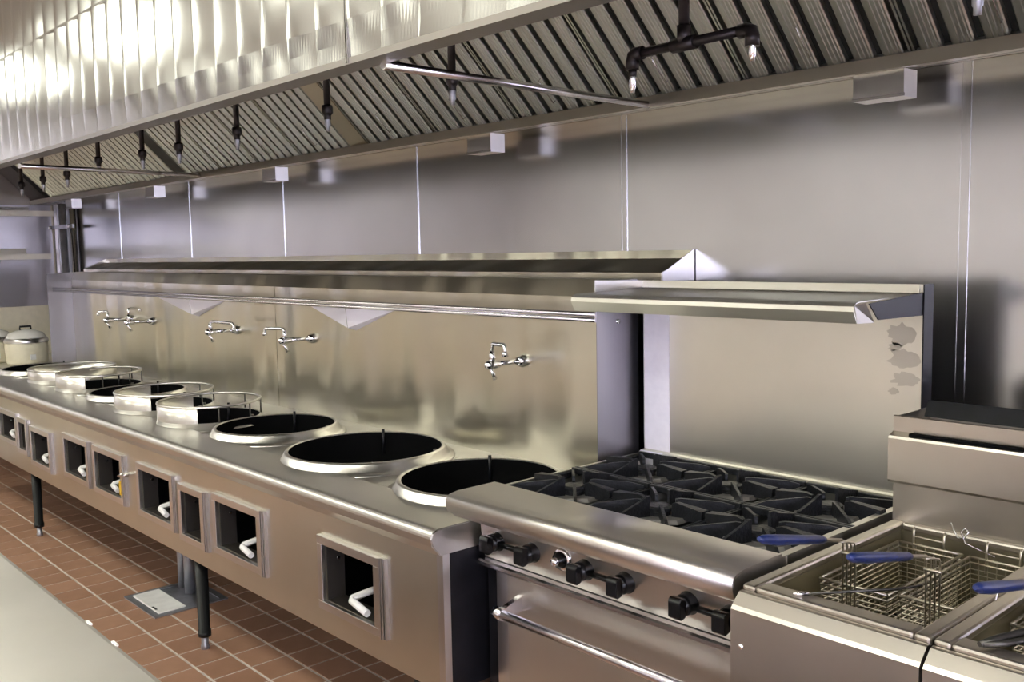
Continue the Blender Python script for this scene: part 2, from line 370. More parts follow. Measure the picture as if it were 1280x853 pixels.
# boxes hanging from the trough lip
def gbox(xr, label):
    t = thing('grease_cup', label, 'metal box', (xr-.07, 2.51, .385), 'steel boxes under the trough')
    xl = xr-.142
    MB().box(xl, xr, 2.478, 2.482, .388, .455).box(xl, xr, 2.548, 2.552, .388, .457).box(xl, xl+.004, 2.482, 2.548, .388, .456).box(xr-.004, xr, 2.482, 2.548, .388, .456).box(xl, xr, 2.478, 2.552, .384, .388).build('cup_body', 'frame', t)
    MB().box(xl-.002, xr+.002, 2.474, 2.4785, .384, .392).build('rim', 'tube', t)
for xr, l in ((-1.186, 'over the range and fryer'), (-2.835, 'near the long cross tube above the largest woks'), (-4.545, 'beyond the brownish filler panel'), (-6.145, 'above the far faucets'), (-7.75, 'beside the conduit at the far corner')):
    gbox(xr, 'steel grease cup box under the trough '+l)
# fire-suppression drops
def nozzle(x, zt, zb, label, y=1.95):
    t = thing('suppression_nozzle', label, 'nozzle', (x, y, zt), 'fire suppression drops in the hood')
    MB().tube([(x, y, 1.158), (x, y, zb+.085)], .0125, 10).build('pipe', 'pipe', t)
    MB().lathe((x, y, zb), [(0, .098), (.019, .098), (.021, .090), (.021, .070), (.017, .064), (.013, .060), (.013, .045)], 12).build('coupling', 'pipe', t)
    MB().lathe((x, y, zb), [(.011, .050), (.011, .020), (.008, .016), (.008, .002), (0, 0)], 12).build('nozzle_tip', 'galv', t)
nz = [(-2.41, .463, 'behind the long cross tube'), (-3.16, .457, 'in front of the brownish filler panel'), (-3.90, .454, 'just left of the brownish filler panel'), (-4.51, .443, 'on the panel side of the black strip'), (-4.96, .45, 'beside the black strip'), (-5.60, .47, 'with the elbow behind the far cross tube'), (-6.15, .43, 'second past the black strip'), (-6.62, .43, 'third past the black strip'), (-7.09, .425, 'at the far end of the hood'), (-.79, .435, 'over the fryers')]
for x, zb, l in nz: nozzle(x, 1.0, zb, 'thin black suppression pipe with a steel tip '+l)
t = thing('suppression_manifold', 'black tee-shaped suppression pipe with two steel nozzle tips over the range', 'pipe', (-1.48, 1.95, .4))
y = 1.95
MB().tube([(-1.495, y, 1.158), (-1.495, y, .52)], .0135, 12).build('drop_pipe', 'pipe', t)
MB().tube([(-1.645, y, .50), (-1.315, y, .503)], .0125, 12).build('cross_pipe', 'pipe', t)
MB().tube([(-1.53, y, .5005), (-1.46, y, .5005)], .018, 12).tube([(-1.495, y, .503), (-1.495, y, .545)], .018, 12).build('tee', 'pipe', t)
for x, zb, s in ((-1.662, .404, 1), (-1.298, .428, -1)):
    MB().tube([(x+s*.035, y, .501), (x+s*.014, y, .501), (x+s*.003, y, .497), (x, y, .485), (x, y, .462)], .0175, 12).build('elbow', 'pipe', t)
    MB().tube([(x, y, .465), (x, y, zb+.04)], .011, 10).build('coupling', 'pipe', t)
    MB().lathe((x, y, zb), [(.009, .045), (.009, .012), (.006, .008), (.006, 0), (0, 0)], 12).build('nozzle_tip', 'chrome', t)

# ================================================================== ledge on the wall behind the wok splash
lg = thing('wall_ledge', 'sloping stainless ledge fixed to the wall behind the wok range splash', 'ledge', (-4.7, 2.55, -.11))
MB().sheet([(2.478, -.118), (2.475, -.109), (2.475, -.085), (2.480, -.083), (2.636, -.043), (2.640, -.040), (2.644, -.012)], -7.55, -1.99, .003, False).build('sheet', 'splash', lg)
MB().prism([(2.475, -.110), (2.475, -.083), (2.500, -.074), (2.646, -.008), (2.646, -.115)], -1.989, -1.986).build('end_cap', 'frame', lg)
MB().prism([(2.475, -.110), (2.475, -.083), (2.646, -.008), (2.646, -.115)], -7.556, -7.551).build('end_cap', 'frame', lg)

# ================================================================== wok range
WX0, WX1 = -7.40, -2.02
SY = 2.33
wok = thing('wok_range', 'long stainless wok range with nine burner rings and open valve windows', 'wok range', (-4.7, 1.95, -Z0))
# front ledge and rolled nose
nose = [(1.722, -.772), (1.722, -.756), (1.715, -.754)]+arc(1.545, -.779, .025, PI/2, PI, 6)+[(1.524, -.800), (1.552, -.832), (1.556, -.832)]
MB().sheet(nose, WX0, WX1, .003, False).build('front_ledge', 'nose', wok)
MB().prism([(1.71, -.757), (1.545, -.757), (1.528, -.764), (1.522, -.779), (1.528, -.800), (1.553, -.830), (1.72, -.830)], WX1-.0005, WX1+.003).build('ledge_end', 'nose', wok)
MB().prism([(1.71, -.757), (1.545, -.757), (1.522, -.779), (1.553, -.830), (1.72, -.830)], WX0-.003, WX0+.0005).build('ledge_end', 'nose', wok)
# rings: x, y, radius, top height, raised
RG = [(-2.315, 1.95, .255, -.725, 0), (-2.987, 1.957, .285, -.725, 0), (-3.680, 1.960, .247, -.725, 0), (-4.175, 1.89, .222, -.665, 1), (-4.69, 1.89, .228, -.665, 1), (-5.23, 1.96, .240, -.725, 0), (-5.735, 1.93, .225, -.665, 1), (-6.27, 1.95, .245, -.680, 2), (-6.86, 1.95, .245, -.725, 0)]
DZK = -.766
def cell(m, x0, x1, y0, y1, cx, cy, r, z, n=48):
    angs = sorted(set([2*PI*k/n for k in range(n)]+[math.atan2(b-cy, a-cx) % (2*PI) for a in (x0, x1) for b in (y0, y1)]))
    inn, out = [], []
    for a in angs:
        c, s_ = math.cos(a), math.sin(a); ts = []
        if abs(c) > 1e-9: ts.append(((x1 if c > 0 else x0)-cx)/c)
        if abs(s_) > 1e-9: ts.append(((y1 if s_ > 0 else y0)-cy)/s_)
        q = min(ts); inn.append((cx+r*c, cy+r*s_, z)); out.append((cx+q*c, cy+q*s_, z))
    k = len(angs)
    m.add(inn+out, [(i, (i+1) % k, k+(i+1) % k, k+i) for i in range(k)])
xs = [WX1]+[(a[0]+b[0])/2 for a, b in zip(RG[:-1], RG[1:])]+[WX0]
m = MB()
for i, (cx, cy, r, zt, kd) in enumerate(RG): cell(m, xs[i+1], xs[i], 1.722, SY+.002, cx, cy, min(r+.012, (xs[i]-xs[i+1])/2-.001), DZK)
m.build('deck', 'deck', wok)
for cx, cy, r, zt, kd in RG:
    if kd == 0:
        rp = [(r+.05, DZK+.001), (r+.048, DZK+.005), (r+.036, DZK+.008), (r+.026, DZK+.014), (r+.016, zt-.006), (r+.011, zt), (r+.004, zt+.001), (r, zt-.003)]
        ro = MB().lathe((cx, cy, 0), rp, 64).build('burner_ring', 'ring', wok)
    else:
        zw = DZK+.030
        a0, a1 = (math.radians(175), math.radians(322)) if kd == 1 else (0, 2*PI)
        rp = [(r+.045, DZK+.001), (r+.040, DZK+.008), (r+.014, DZK+.012), (r+.010, zw), (r+.003, zw), (r, zw-.003)]
        ro = MB().lathe((cx, cy, 0), rp, 64).build('burner_ring', 'ring', wok)
        MB().lathe((cx, cy, 0), [(r+.009, zw-.004), (r+.009, zt), (r+.003, zt), (r+.003, zw-.004)], 48, a0, a1).build('ring_collar', 'ring', ro)
        m = MB(); hp = [(cx+(r+.006)*math.cos(2*PI*k/48), cy+(r+.006)*math.sin(2*PI*k/48), zt) for k in range(49)]
        m.tube(hp, .006, 8, caps=False).build('guard_hoop', 'ring', ro)
        if kd == 1:
            for a in (345, 25, 65, 110): MB().tube([(cx+(r+.006)*math.cos(math.radians(a)), cy+(r+.006)*math.sin(math.radians(a)), zw-.004) for _ in (0,)]+[(cx+(r+.006)*math.cos(math.radians(a)), cy+(r+.006)*math.sin(math.radians(a)), zt)], .004, 6).build('guard_post', 'dsteel', ro)
    MB().lathe((cx, cy, 0), [(r, (zt if kd == 0 else DZK+.030)-.003), (r-.002, DZK-.01), (r-.010, DZK-.04), (r*.9, DZK-.12), (r*.6, DZK-.20), (.001, DZK-.215)], 48).build('burner_well', 'cup', wok)
    MB().tube([(cx+(r-.008)*math.cos(2.3), cy+(r-.008)*math.sin(2.3), DZK-.05), (cx+(r-.008)*math.cos(2.3), cy+(r-.008)*math.sin(2.3), -.712)], .006, 8).build('pilot_tube', 'black', wok)
    MB().tube([(cx+r*.80-.004, cy+r*.55, DZK-.01), (cx+r*.80-.004, cy+r*.55, -.728)], .008, 8).build('pilot_bolt', 'dsteel', wok)
# front panel with openings
FR = [(-2.665, -2.315, -.905, -1.150), (-3.44, -3.055, -.905, -1.142), (-3.76, -3.525, -.922, -1.158), (-4.205, -3.815, -.903, -1.142), (-4.765, -4.375, -.903, -1.135), (-5.215, -4.835, -.903, -1.132), (-5.79, -5.435, -.937, -1.160), (-6.03, -5.85, -.915, -1.125), (-6.42, -6.05, -.903, -1.10)]
PY, PZ0, PZ1 = 1.560, -1.232, -.828
m = MB(); xe = WX1
ops = sorted([(x0+.028, x1-.028, z1+.028, z0-.028) for x0, x1, z0, z1 in FR], reverse=True)
cur = WX1
for (a, b, zl, zh) in ops:
    m.box(b, cur, PY, PY+.004, PZ0, PZ1); m.box(a, b, PY, PY+.004, PZ0, zl); m.box(a, b, PY, PY+.004, zh, PZ1); cur = a
m.box(WX0, cur, PY, PY+.004, PZ0, PZ1); m.box(WX0, WX1, PY+.004, PY+.03, PZ0, PZ0+.004)
m.build('front_panel', 'front', wok)
MB().box(WX1-.024, WX1+.003, PY-.002, PY+.022, PZ0-.005, -.831).build('corner_post', 'frame', wok)
MB().box(WX1-.004, WX1, PY+.022, 2.40, PZ0, -.830).build('side_panel', 'black', wok)
MB().box(WX0, WX0+.004, PY+.004, 2.40, PZ0, -.768).build('side_panel', 'black', wok)
MB().box(WX0+.004, WX1-.004, 2.39, 2.40, PZ0, -.768).build('rear_panel', 'black', wok)
MB().box(WX0+.004, WX1-.004, PY+.031, 2.39, PZ0+.01, PZ0+.014).build('bottom_pan', 'black', wok)
for k, (x0, x1, z0, z1) in enumerate(FR):
    w = .028; q = MB()
    q.box(x0, x1, PY-.016, PY, z0-w, z0).box(x0, x1, PY-.016, PY, z1, z1+w).box(x0, x0+w, PY-.016, PY, z1+w, z0-w).box(x1-w, x1, PY-.016, PY, z1+w, z0-w)
    fo = q.build('window_frame', 'frame', wok, bevel=.002)
    for j in range(3): MB().box(x1+.001+j*.010, x1+.008+j*.010, PY-.018+.003*j, PY, z1-.002, z0+.002).build('slide_track', 'frame', fo)
    MB().box(x0+w-.004, x0+w, PY+.004, PY+.07, z1+w, z0-w).build('jamb', 'liner', fo)
    MB().box(x0+w, x1-w, PY+.004, PY+.07, z1+w-.004, z1+w).build('sill', 'hood_in', fo)
    MB().tube([(x0+w, PY+.045, z0-.085), (x0+w+.006, PY+.045, z0-.085)], .006, 8).build('screw', 'chrome', fo)
    if x1-x0 > .3:
        zx = z1+.062; xx = x1-.185
        lv = MB().tube([(xx+.01, PY+.12, zx+.020), (xx, PY+.075, zx+.014), (xx-.004, PY+.012, zx+.004), (xx+.004, PY+.004, zx), (xx+.085, PY-.002, zx-.012)] if k else [(xx+.01, PY+.14, zx+.020), (xx, PY+.06, zx+.01), (xx-.004, PY+.012, zx+.004), (xx+.004, PY+.004, zx), (xx+.10, PY-.002, zx-.014)], .0115, 10).build('valve_lever', 'white', wok)
        MB().tube([(xx+.012, PY+.14, zx+.022), (xx+.008, PY+.115, zx+.019)], .018, 8).build('fitting', 'copper', lv)
        MB().tube([(xx+.012, PY+.15, zx+.02), (xx+.012, PY+.15, zx+.07), (xx-.01, PY+.16, zx+.10), (xx-.03, PY+.17, zx+.08)], .005, 8).build('gas_line', 'copper', lv)
# little chrome stop cock with a yellow tag beside one window
v = MB().tube([(-4.335, PY-.001, -.985), (-4.335, PY-.035, -.985)], .010, 8).tube([(-4.36, PY-.035, -.990), (-4.31, PY-.035, -.975)], .007, 8).build('stop_cock', 'chrome', wok)
MB().box(-4.395, -4.378, PY-.024, PY-.021, -1.085, -1.02).build('tag', 'yellow', wok)
# legs
for x, y in ((-2.18, 1.60), (-3.69, 1.60), (-5.92, 1.60), (-7.30, 1.60), (-2.18, 2.25), (-3.69, 2.25), (-5.92, 2.25), (-7.30, 2.25)):
    lo = MB().lathe((x, y, 0), [(0, PZ0+.008), (.026, PZ0+.008), (.024, -1.545), (.027, -1.54), (.027, -1.565), (.016, -1.568), (0, -1.568)], 14).build('leg', 'legm', wok)
    MB().lathe((x, y, 0), [(0, -1.56), (.015, -1.56), (.015, -1.60), (.018, -1.605), (.018, -Z0), (0, -Z0)], 12).build('foot', 'galv', lo)
# splash
MB().box(WX0+.01, -4.335, SY, SY+.004, -.770, -.162).build('splash_panel', 'splash', wok)
MB().box(-4.331, WX1-.012, SY, SY+.004, -.770, -.162).build('splash_panel', 'splash', wok)
MB().sheet([(SY, -.162), (SY+.021, -.105), (2.40, -.104)], WX0+.01, WX1-.012, .003, False).build('splash_cap_with_added_strip', 'splash', wok)  # front strip added and tilted back so it reflects as a dark band
MB().prism([(2.20, -.768), (2.20, -.103), (2.40, -.103), (2.40, -.768)], WX1-.011, WX1-.008).build('end_cheek', 'cheek', wok)
MB().prism([(2.16, -.764), (2.16, -.112), (2.42, -.100), (2.42, -.764)], WX0+.004, WX0+.008).build('end_cheek', 'cheek', wok)
MB().lathe((WX1-.008, 2.30, -.235), [(0, .004), (.007, .004), (.009, 0)], 10, axis='x').build('bolt', 'chrome', wok)
for z in (-.207, -.2245): MB().tube([(WX0+.008, 2.20, z-.008), (WX1-.011, 2.20, z)], .0076, 10).build('pot_rail', 'tube', wok)
# two folded pale sheets added below the rails in place of splash reflections
for x0, xm, x1, l in ((-4.00, -3.60, -3.30, 'beside the splash seam'), (-5.83, -5.23, -4.88, 'by the far faucets')):
    t = thing('reflection_sheet', 'pale folded triangle standing in for a reflection on the splash '+l, 'bracket', (xm, SY, -.34), 'stand-in reflections on the splash')
    a, b, c, d = (x0, SY-.001, -.245), (xm, SY-.045, -.330), (xm, SY-.055, -.225), (x1, SY-.001, -.245)
    e = (xm, SY-.001, -.345)
    MB().add([a, e, b, c], [(0, 1, 2), (0, 2, 3)]).add([d, e, b, c], [(0, 2, 1), (0, 3, 2)]).build('folded_glare', 'lavglare', t)
    MB().tube([b, c], .0015, 6).build('fold', 'tube', t)

# faucets
def faucet(x, label, up, side, drop, yv=2.178, arm=0.0):
    z = -.400; t = thing('pot_filler_faucet', label, 'faucet', (x, SY, z), 'pot fillers on the splash')
    MB().lathe((x, SY-.001, z), [(0, -.03), (.015, -.03), (.019, -.018), (.024, -.010), (.024, 0)], 16, axis='y').build('flange', 'chrome', t)
    MB().tube([(x, SY-.02, z), (x, yv+.02, z+.002)], .0095, 12).build('inlet_pipe', 'chrome', t)
    MB().lathe((x, yv, z), [(0, -.032), (.008, -.031), (.016, -.022), (.019, -.008), (.018, .008), (.014, .02), (.014, .03)], 16, axis='y').build('valve_body', 'chrome', t)
    MB().tube([(x, yv, z+.005), (x, yv, z+.03), (x, yv, z+.045)], [.013, .012, .010], 12).build('riser', 'chrome', t)
    h = z+up; sx, sy = side
    e = (x+sx, yv+sy, h)
    MB().tube([(x, yv, z+.04), (x, yv, h-.012), (x+sx*.06, yv+sy*.06, h-.002), (x+sx*.15, yv+sy*.15, h), (x+sx*.9, yv+sy*.9, h), (x+sx*.97, yv+sy*.97, h-.004), (x+sx, yv+sy, h-.016), (x+sx, yv+sy, h-drop)], .008, 10).build('spout', 'chrome', t)
    MB().lathe((e[0], e[1], h-drop), [(.008, .012), (.011, .010), (.011, -.004), (0, -.004)], 12).build('nozzle', 'chrome', t)
    MB().tube([(x, yv-.012, z-.012), (x, yv+.004, z-.034), (x, yv+.012, z-.052)], [.006, .007, .009], 10).build('lever', 'chrome', t)
faucet(-2.506, 'chrome pot filler faucet above the two largest wok rings', .075, (.085, -.015), .035)
faucet(-3.971, 'chrome pot filler with its spout swung away, beside the seam of the splash', .055, (-.115, -.04), .03)
faucet(-4.756, 'chrome pot filler with a long spout swung toward the splash seam', .058, (.27, .0), .035)
faucet(-5.895, 'chrome pot filler beyond the long-spouted one, spout raised toward the wall', .085, (-.05, .09), .02)
faucet(-6.25, 'chrome pot filler at the far end of the splash', .055, (-.03, -.05), .02)

# ================================================================== six-burner range
RX0, RX1 = -1.993, -1.077
rg = thing('gas_range', 'stainless six-burner gas range with oven, high shelf and black knobs', 'range', ((RX0+RX1)/2, 2.0, -Z0))
rn = [(1.738, -.672), (1.738, -.654), (1.735, -.652), (1.600, -.652), (1.580, -.655)]+arc(1.580, -.678, .023, PI/2, PI*1.12, 7)+[(1.562, -.700), (1.590, -.722), (1.672, -.738)]
MB().sheet(rn, RX0-.004, RX1, .003, True).build('front_ledge', 'range_', rg)
for x in (RX0-.004, RX1-.003): MB().prism([(1.735, -.655), (1.595, -.655), (1.565, -.666), (1.560, -.69), (1.592, -.720), (1.672, -.736), (1.735, -.736)], x, x+.003).build('ledge_end', 'range_', rg)
cp = MB().prism([(1.672, -.738), (1.690, -.856), (1.76, -.856), (1.76, -.738)], RX0, RX1).build('control_panel', 'range_', rg)
MB().prism([(1.668, -.858), (1.662, -.862), (1.662, -.871), (1.668, -.876), (1.75, -.876), (1.75, -.858)], RX0, RX1).build('trim_bar', 'tube', rg)
MB().box(RX0, RX0+.004, 1.76, 2.43, -1.47, -.700).build('side_panel', 'range_', rg)
MB().box(RX1-.004, RX1, 1.76, 2.43, -1.47, -.660).build('side_panel', 'range_', rg)
MB().box(RX0+.004, RX1-.004, 1.80, 2.42, -1.46, -.72).build('oven_body', 'black', rg)
MB().bbox(RX0, RX0+.058, 1.700, 1.80, -1.47, -.878).build('front_stile', 'black', rg)
MB().bbox(RX0+.050, RX0+.096, 1.688, 1.80, -1.47, -.878, .01).build('front_stile', 'frame', rg)
MB().bbox(RX1-.05, RX1, 1.690, 1.80, -1.47, -.878).build('front_stile', 'frame', rg)
dd = MB().bbox(RX0+.100, RX1-.053, 1.684, 1.74, -1.40, -.882, .004).build('oven_door', 'range_', rg)
MB().tube([(-1.862, 1.612, -.962), (-1.13, 1.612, -.962)], .0125, 14).build('handle', 'tube', dd)
for x in (-1.845, -1.15):
    MB().tube([(x-.018, 1.612, -.962), (x+.012, 1.612, -.962)], .017, 14).build('handle_ferrule', 'chrome', dd)
    MB().prism([(1.61, -.972), (1.61, -.952), (1.684, -.930), (1.684, -.972)], x-.006, x+.010).build('handle_post', 'chrome', dd)
MB().box(RX0+.05, RX1-.05, 1.71, 1.80, -1.47, -1.405).build('kick_panel', 'range_', rg)
for x in (RX0+.06, RX1-.06):
    for y in (1.85, 2.35): MB().lathe((x, y, 0), [(0, -1.46), (.025, -1.46), (.022, -1.6), (.024, -Z0), (0, -Z0)], 12).build('leg', 'galv', rg)
def py(z): return 1.672+(-.738-z)/.118*.018
kz = -.797
for i, x in enumerate((-1.925, -1.786, -1.594, -1.462, -1.276, -1.160)):
    yb = py(kz)
    k = MB().prism([(yb-.030, kz+.008), (yb-.034, kz+.022), (yb-.050, kz+.025), (yb-.057, kz+.016), (yb-.057, kz-.020), (yb-.050, kz-.026), (yb-.034, kz-.022), (yb-.030, kz-.008)], x-.017, x+.017).build('burner_knob', 'bake', rg, bevel=.003)
    MB().lathe((x, yb, kz), [(0, -.035), (.022, -.034), (.025, -.020), (.024, -.010), (.028, -.002), (.028, 0)], 20, axis='y').build('bezel', 'bake', k)
for a, b in ((-1.925, -1.786), (-1.594, -1.462), (-1.276, -1.160)):
    MB().tube([(a, py(kz)-.018, kz), (b, py(kz)-.018, kz)], .008, 10).build('pilot_bar', 'bake', rg)
th = MB().lathe((-1.672, py(kz), kz+.008), [(0, -.030), (.010, -.030), (.012, -.026), (.020, -.022), (.022, -.010)], 20, axis='y').build('thermostat_dial', 'bake', rg)
MB().lathe((-1.672, py(kz), kz+.008), [(.022, -.011), (.028, -.010), (.031, -.004), (.031, 0)], 24, axis='y').build('dial_bezel', 'chrome', th)
MB().lathe((-1.672, py(kz), kz+.008), [(0, -.042), (.009, -.040), (.011, -.036), (.011, -.029)], 14, axis='y').build('dial_cap', 'chrome', th)
MB().box(RX0+.004, RX1-.004, 1.738, 2.36, -.712, -.708).build('burner_tray', 'black', rg)
MB().box(RX1-.022, RX1-.004, 1.738, 2.36, -.708, -.662).build('side_rail', 'range_', rg)
MB().box(RX0, RX0+.010, 1.738, 2.36, -.708, -.665).build('side_rail', 'range_', rg)
MB().prism([(2.352, -.705), (2.352, -.678), (2.356, -.672), (2.356, -.664), (2.366, -.658), (2.384, -.656), (2.384, -.705)], RX0, RX1-.02).build('back_lip', 'guard', rg)
MB().box(RX0, RX1, 2.385, 2.389, -.705, -.106).build('backguard', 'guard', rg)
MB().box(RX1-.0005, RX1+.003, 2.378, 2.43, -.66, -.106).build('backguard_side', 'black', rg)
MB().box(RX0-.003, RX0+.0005, 2.389, 2.43, -.70, -.106).build('backguard_side', 'black', rg)
sh = [(2.384, -.106), (2.380, -.128), (2.376, -.132), (2.075, -.137)]+[(2.062, -.139), (2.053, -.146), (2.051, -.156), (2.066, -.184), (2.078, -.180)]
MB().sheet(sh, RX0, RX1-.012, -.002, False).build('high_shelf', 'guard', rg)
MB().prism([(2.10, -.140), (2.384, -.126), (2.384, -.184), (2.146, -.181)], RX1-.003, RX1).build('shelf_bracket', 'black', rg)
MB().prism([(2.10, -.140), (2.384, -.126), (2.384, -.184), (2.146, -.181)], RX0, RX0+.003).build('shelf_bracket', 'frame', rg)
MB().add([(RX1-.011, 2.053, -.144), (RX1+.001, 2.080, -.137), (RX1+.001, 2.125, -.186), (RX1-.011, 2.066, -.185)], [(0, 1, 2, 3)]).build('shelf_return', 'guard', rg)
MB().prism([(2.154, -.136), (2.154, -.098), (2.384, -.106), (2.384, -.134)], RX0-.001, RX0+.002).build('shelf_rim', 'frame', rg)
MB().box(RX0+.004, -1.888, 2.3835, 2.3848, -.655, -.186).build('painted_reflection', 'painted_refl', rg)  # pale strip painted in place of a bright reflection on the backguard
MB().prism([(2.3512, -.704), (2.3512, -.678), (2.3552, -.672), (2.3552, -.664), (2.3657, -.6575), (2.366, -.658), (2.352, -.704)], RX0+.002, -1.90).build('painted_reflection', 'painted_refl', rg)  # same painted reflection carried down over the back lip
rs_ = random.Random(3)
for cx_, cz_, ra, rb in ((-1.128, -.236, .042, .030), (-1.122, -.300, .046, .026), (-1.118, -.352, .040, .020), (-1.150, -.268, .020, .012), (-1.152, -.385, .016, .010)):
    pts = []
    for k_ in range(26):
        a_ = 2*PI*k_/26; q_ = .72+.5*rs_.random()*(1 if math.cos(a_) < 0 else .35); pts.append((cx_+ra*q_*math.cos(a_), cz_+rb*q_*math.sin(a_)))
    n_ = len(pts); MB().add([(x, 2.3850, z) for x, z in pts]+[(x, 2.3844, z) for x, z in pts], [tuple(range(n_, 2*n_))]+[(i, (i+1) % n_, n_+(i+1) % n_, n_+i) for i in range(n_)]).build('glue_smear', 'smear', rg)
# grates
gp = None
GLAB = {}
cols = (-1.838, -1.535, -1.232); rows = (1.893, 2.205)
cn = ('by the wok ring side', 'in the middle of the range', 'beside the fryer'); rwn = ('front', 'rear')
def grate(cx, cy, label):
    t = thing('burner_grate', label, 'grate', (cx, cy, -.70), 'cast iron burner grates')
    a, b, zt = .150, .1545, -.660
    for (x0, x1, y0, y1, zz_) in ((-a, a, -b, -b+.011, zt), (-a, a, b-.011, b, zt), (-a, -a+.008, -b+.011, b-.011, zt-.012), (a-.008, a, -b+.011, b-.011, zt-.012)):
        MB().box(cx+x0, cx+x1, cy+y0, cy+y1, zz_-.018, zz_).build('frame_bar', 'iron', t, bevel=.002)
    n = 8; R = .093
    vs_ = [(cx, cy, -.690)]+[(cx+R*math.cos(2*PI*(k+.5)/n), cy+R*math.sin(2*PI*(k+.5)/n), -.680) for k in range(n)]+[(cx+R*1.08*math.cos(2*PI*(k+.5)/n), cy+R*1.08*math.sin(2*PI*(k+.5)/n), -.690) for k in range(n)]
    MB().add(vs_, [(0, 1+k, 1+(k+1) % n) for k in range(n)]+[(1+k, 1+n+k, 1+n+(k+1) % n, 1+(k+1) % n) for k in range(n)]).build('drip_plate', 'dust', t)
    MB().lathe((cx, cy, 0), [(.030, -.70), (.030, -.676), (.036, -.674), (.036, -.666), (.028, -.662), (0, -.662)], 20, smooth=False).build('burner_head', 'iron', t)
    for k in range(8):
        ang = PI/4*k; c, s_ = math.cos(ang), math.sin(ang)
        if k % 4 == 0:      # broad paddle fins across the range
            r0_, pf, wf_ = .046, [(.046, -.688), (.046, -.650), (.062, -.645), (.146, -.652), (.146, -.682)], (.005, .005, .007, .015, .015)
        elif k % 2 == 0:    # tall spurs front to back
            r0_, pf, wf_ = .040, [(.040, -.688), (.040, -.632), (.048, -.631), (.075, -.640), (.146, -.656), (.146, -.680)], (.004,)*6
        else:
            r0_, pf, wf_ = .044, [(.044, -.688), (.044, -.648), (.056, -.646), (.160, -.656), (.195, -.666), (.195, -.684)], (.004,)*6
        vs_ = []
        for sg in (-1, 1):
            for (q, z), w in zip(pf, wf_): vs_.append((cx+q*c-sg*w*s_, cy+q*s_+sg*w*c, z))
        n_ = len(pf)
        MB().add(vs_, [tuple(range(n_))[::-1], tuple(range(n_, 2*n_))]+[(i, (i+1) % n_, n_+(i+1) % n_, n_+i) for i in range(n_)]).build('fin', 'iron', t)
for j, cy in enumerate(rows):
    for i, cx in enumerate(cols): grate(cx, cy, 'black cast iron burner grate in the %s row %s' % (rwn[j], cn[i]))

# ================================================================== fryers
def fryer(x0, x1, label):
    t = thing('deep_fryer', label, 'fryer', ((x0+x1)/2, 1.9, -Z0), 'stainless deep fryers')
    ym, yk, rz = 1.558, 2.19, -.665; w = .030
    MB().prism([(1.518, -1.30), (1.518, -.705), (1.524, -.698), (1.546, -.678), (1.556, -.676), (1.556, -1.30)], x0+.001, x1-.001).build('front_panel', 'fryer', t)
    MB().box(x0+.001, x0+.004, 1.556, 2.40, -1.50, -.69).build('side_panel', 'fryer', t)
    MB().box(x1-.004, x1-.001, 1.556, 2.40, -1.50, -.69).build('side_panel', 'fryer', t)
    MB().bbox(x0+.02, x1-.02, 1.524, 1.55, -1.49, -1.305).build('door', 'fryer', t)
    # tank rim and walls
    m = MB()
    m.box(x0, x0+w, ym, yk, rz-.02, rz).box(x1-w, x1, ym, yk, rz-.02, rz).box(x0+w, x1-w, ym, ym+.045, rz-.02, rz).box(x0+w, x1-w, yk-.018, yk, rz-.02, rz)
    m.build('tank_rim', 'fryer', t, bevel=.006)
    a, b, c, d, zb = x0+w-.002, x1-w+.002, ym+.043, yk-.016, -.93
    MB().add([(a, c, rz-.015), (b, c, rz-.015), (b, d, rz-.015), (a, d, rz-.015), (a+.012, c+.03, zb), (b-.012, c+.03, zb), (b-.012, d, zb), (a+.012, d, zb)],
             [(0, 1, 5, 4), (1, 2, 6, 5), (2, 3, 7, 6), (3, 0, 4, 7), (4, 5, 6, 7)]).build('tank', 'tank', t)
    m = MB()
    for k in range(14): m.tube([(a+.015, c+.05+k*.034, -.862), (b-.015, c+.05+k*.034, -.862)], .003, 5)
    m.build('tank_rack', 'dsteel', t, kind='stuff')
    # flue box at the back
    MB().prism([(yk, -.68), (yk, -.575), (2.163, -.568), (2.160, -.562), (2.160, -.462), (2.163, -.456), (2.186, -.448), (2.186, -.412), (2.190, -.410), (2.194, -.412), (2.194, -.68)], x0-.001, x1+.001).build('flue_front', 'fryer', t)
    MB().box(x0+.045, x1+.0, 2.168, 2.1835, -.4535, -.4475).build('flue_slot', 'cup', t)
    MB().box(x0-.001, x0+.002, 2.194, 2.38, -.68, -.414).build('flue_side', 'fryer', t)
    MB().box(x1-.003, x1+.001, 2.194, 2.38, -.68, -.414).build('flue_side', 'fryer', t)
    MB().box(x0+.002, x1-.003, 2.376, 2.38, -.68, -.414).build('flue_back', 'fryer', t)
    MB().box(x0+.002, x1-.003, 2.194, 2.376, -.455, -.450).build('flue_floor', 'galv', t)
    MB().prism([(2.325, -.430), (2.345, -.392), (2.349, -.394), (2.329, -.432)], x0+.01, x1).build('flue_baffle', 'black', t)
    for x in (x0+.05, x1-.05):
        for y in (1.62, 2.3): MB().lathe((x, y, 0), [(0, -1.49), (.024, -1.49), (.02, -1.6), (.024, -Z0), (0, -Z0)], 12).build('leg', 'galv', t)
    MB().lathe((x0+.025, 1.518, -.775), [(0, -.004), (.005, -.003), (.006, 0)], 8, axis='y').build('screw', 'chrome', t)
fryer(-1.054, -.680, 'stainless deep fryer next to the gas range, holding two wire baskets')
fryer(-.676, -.302, 'stainless deep fryer away from the range, holding one basket')
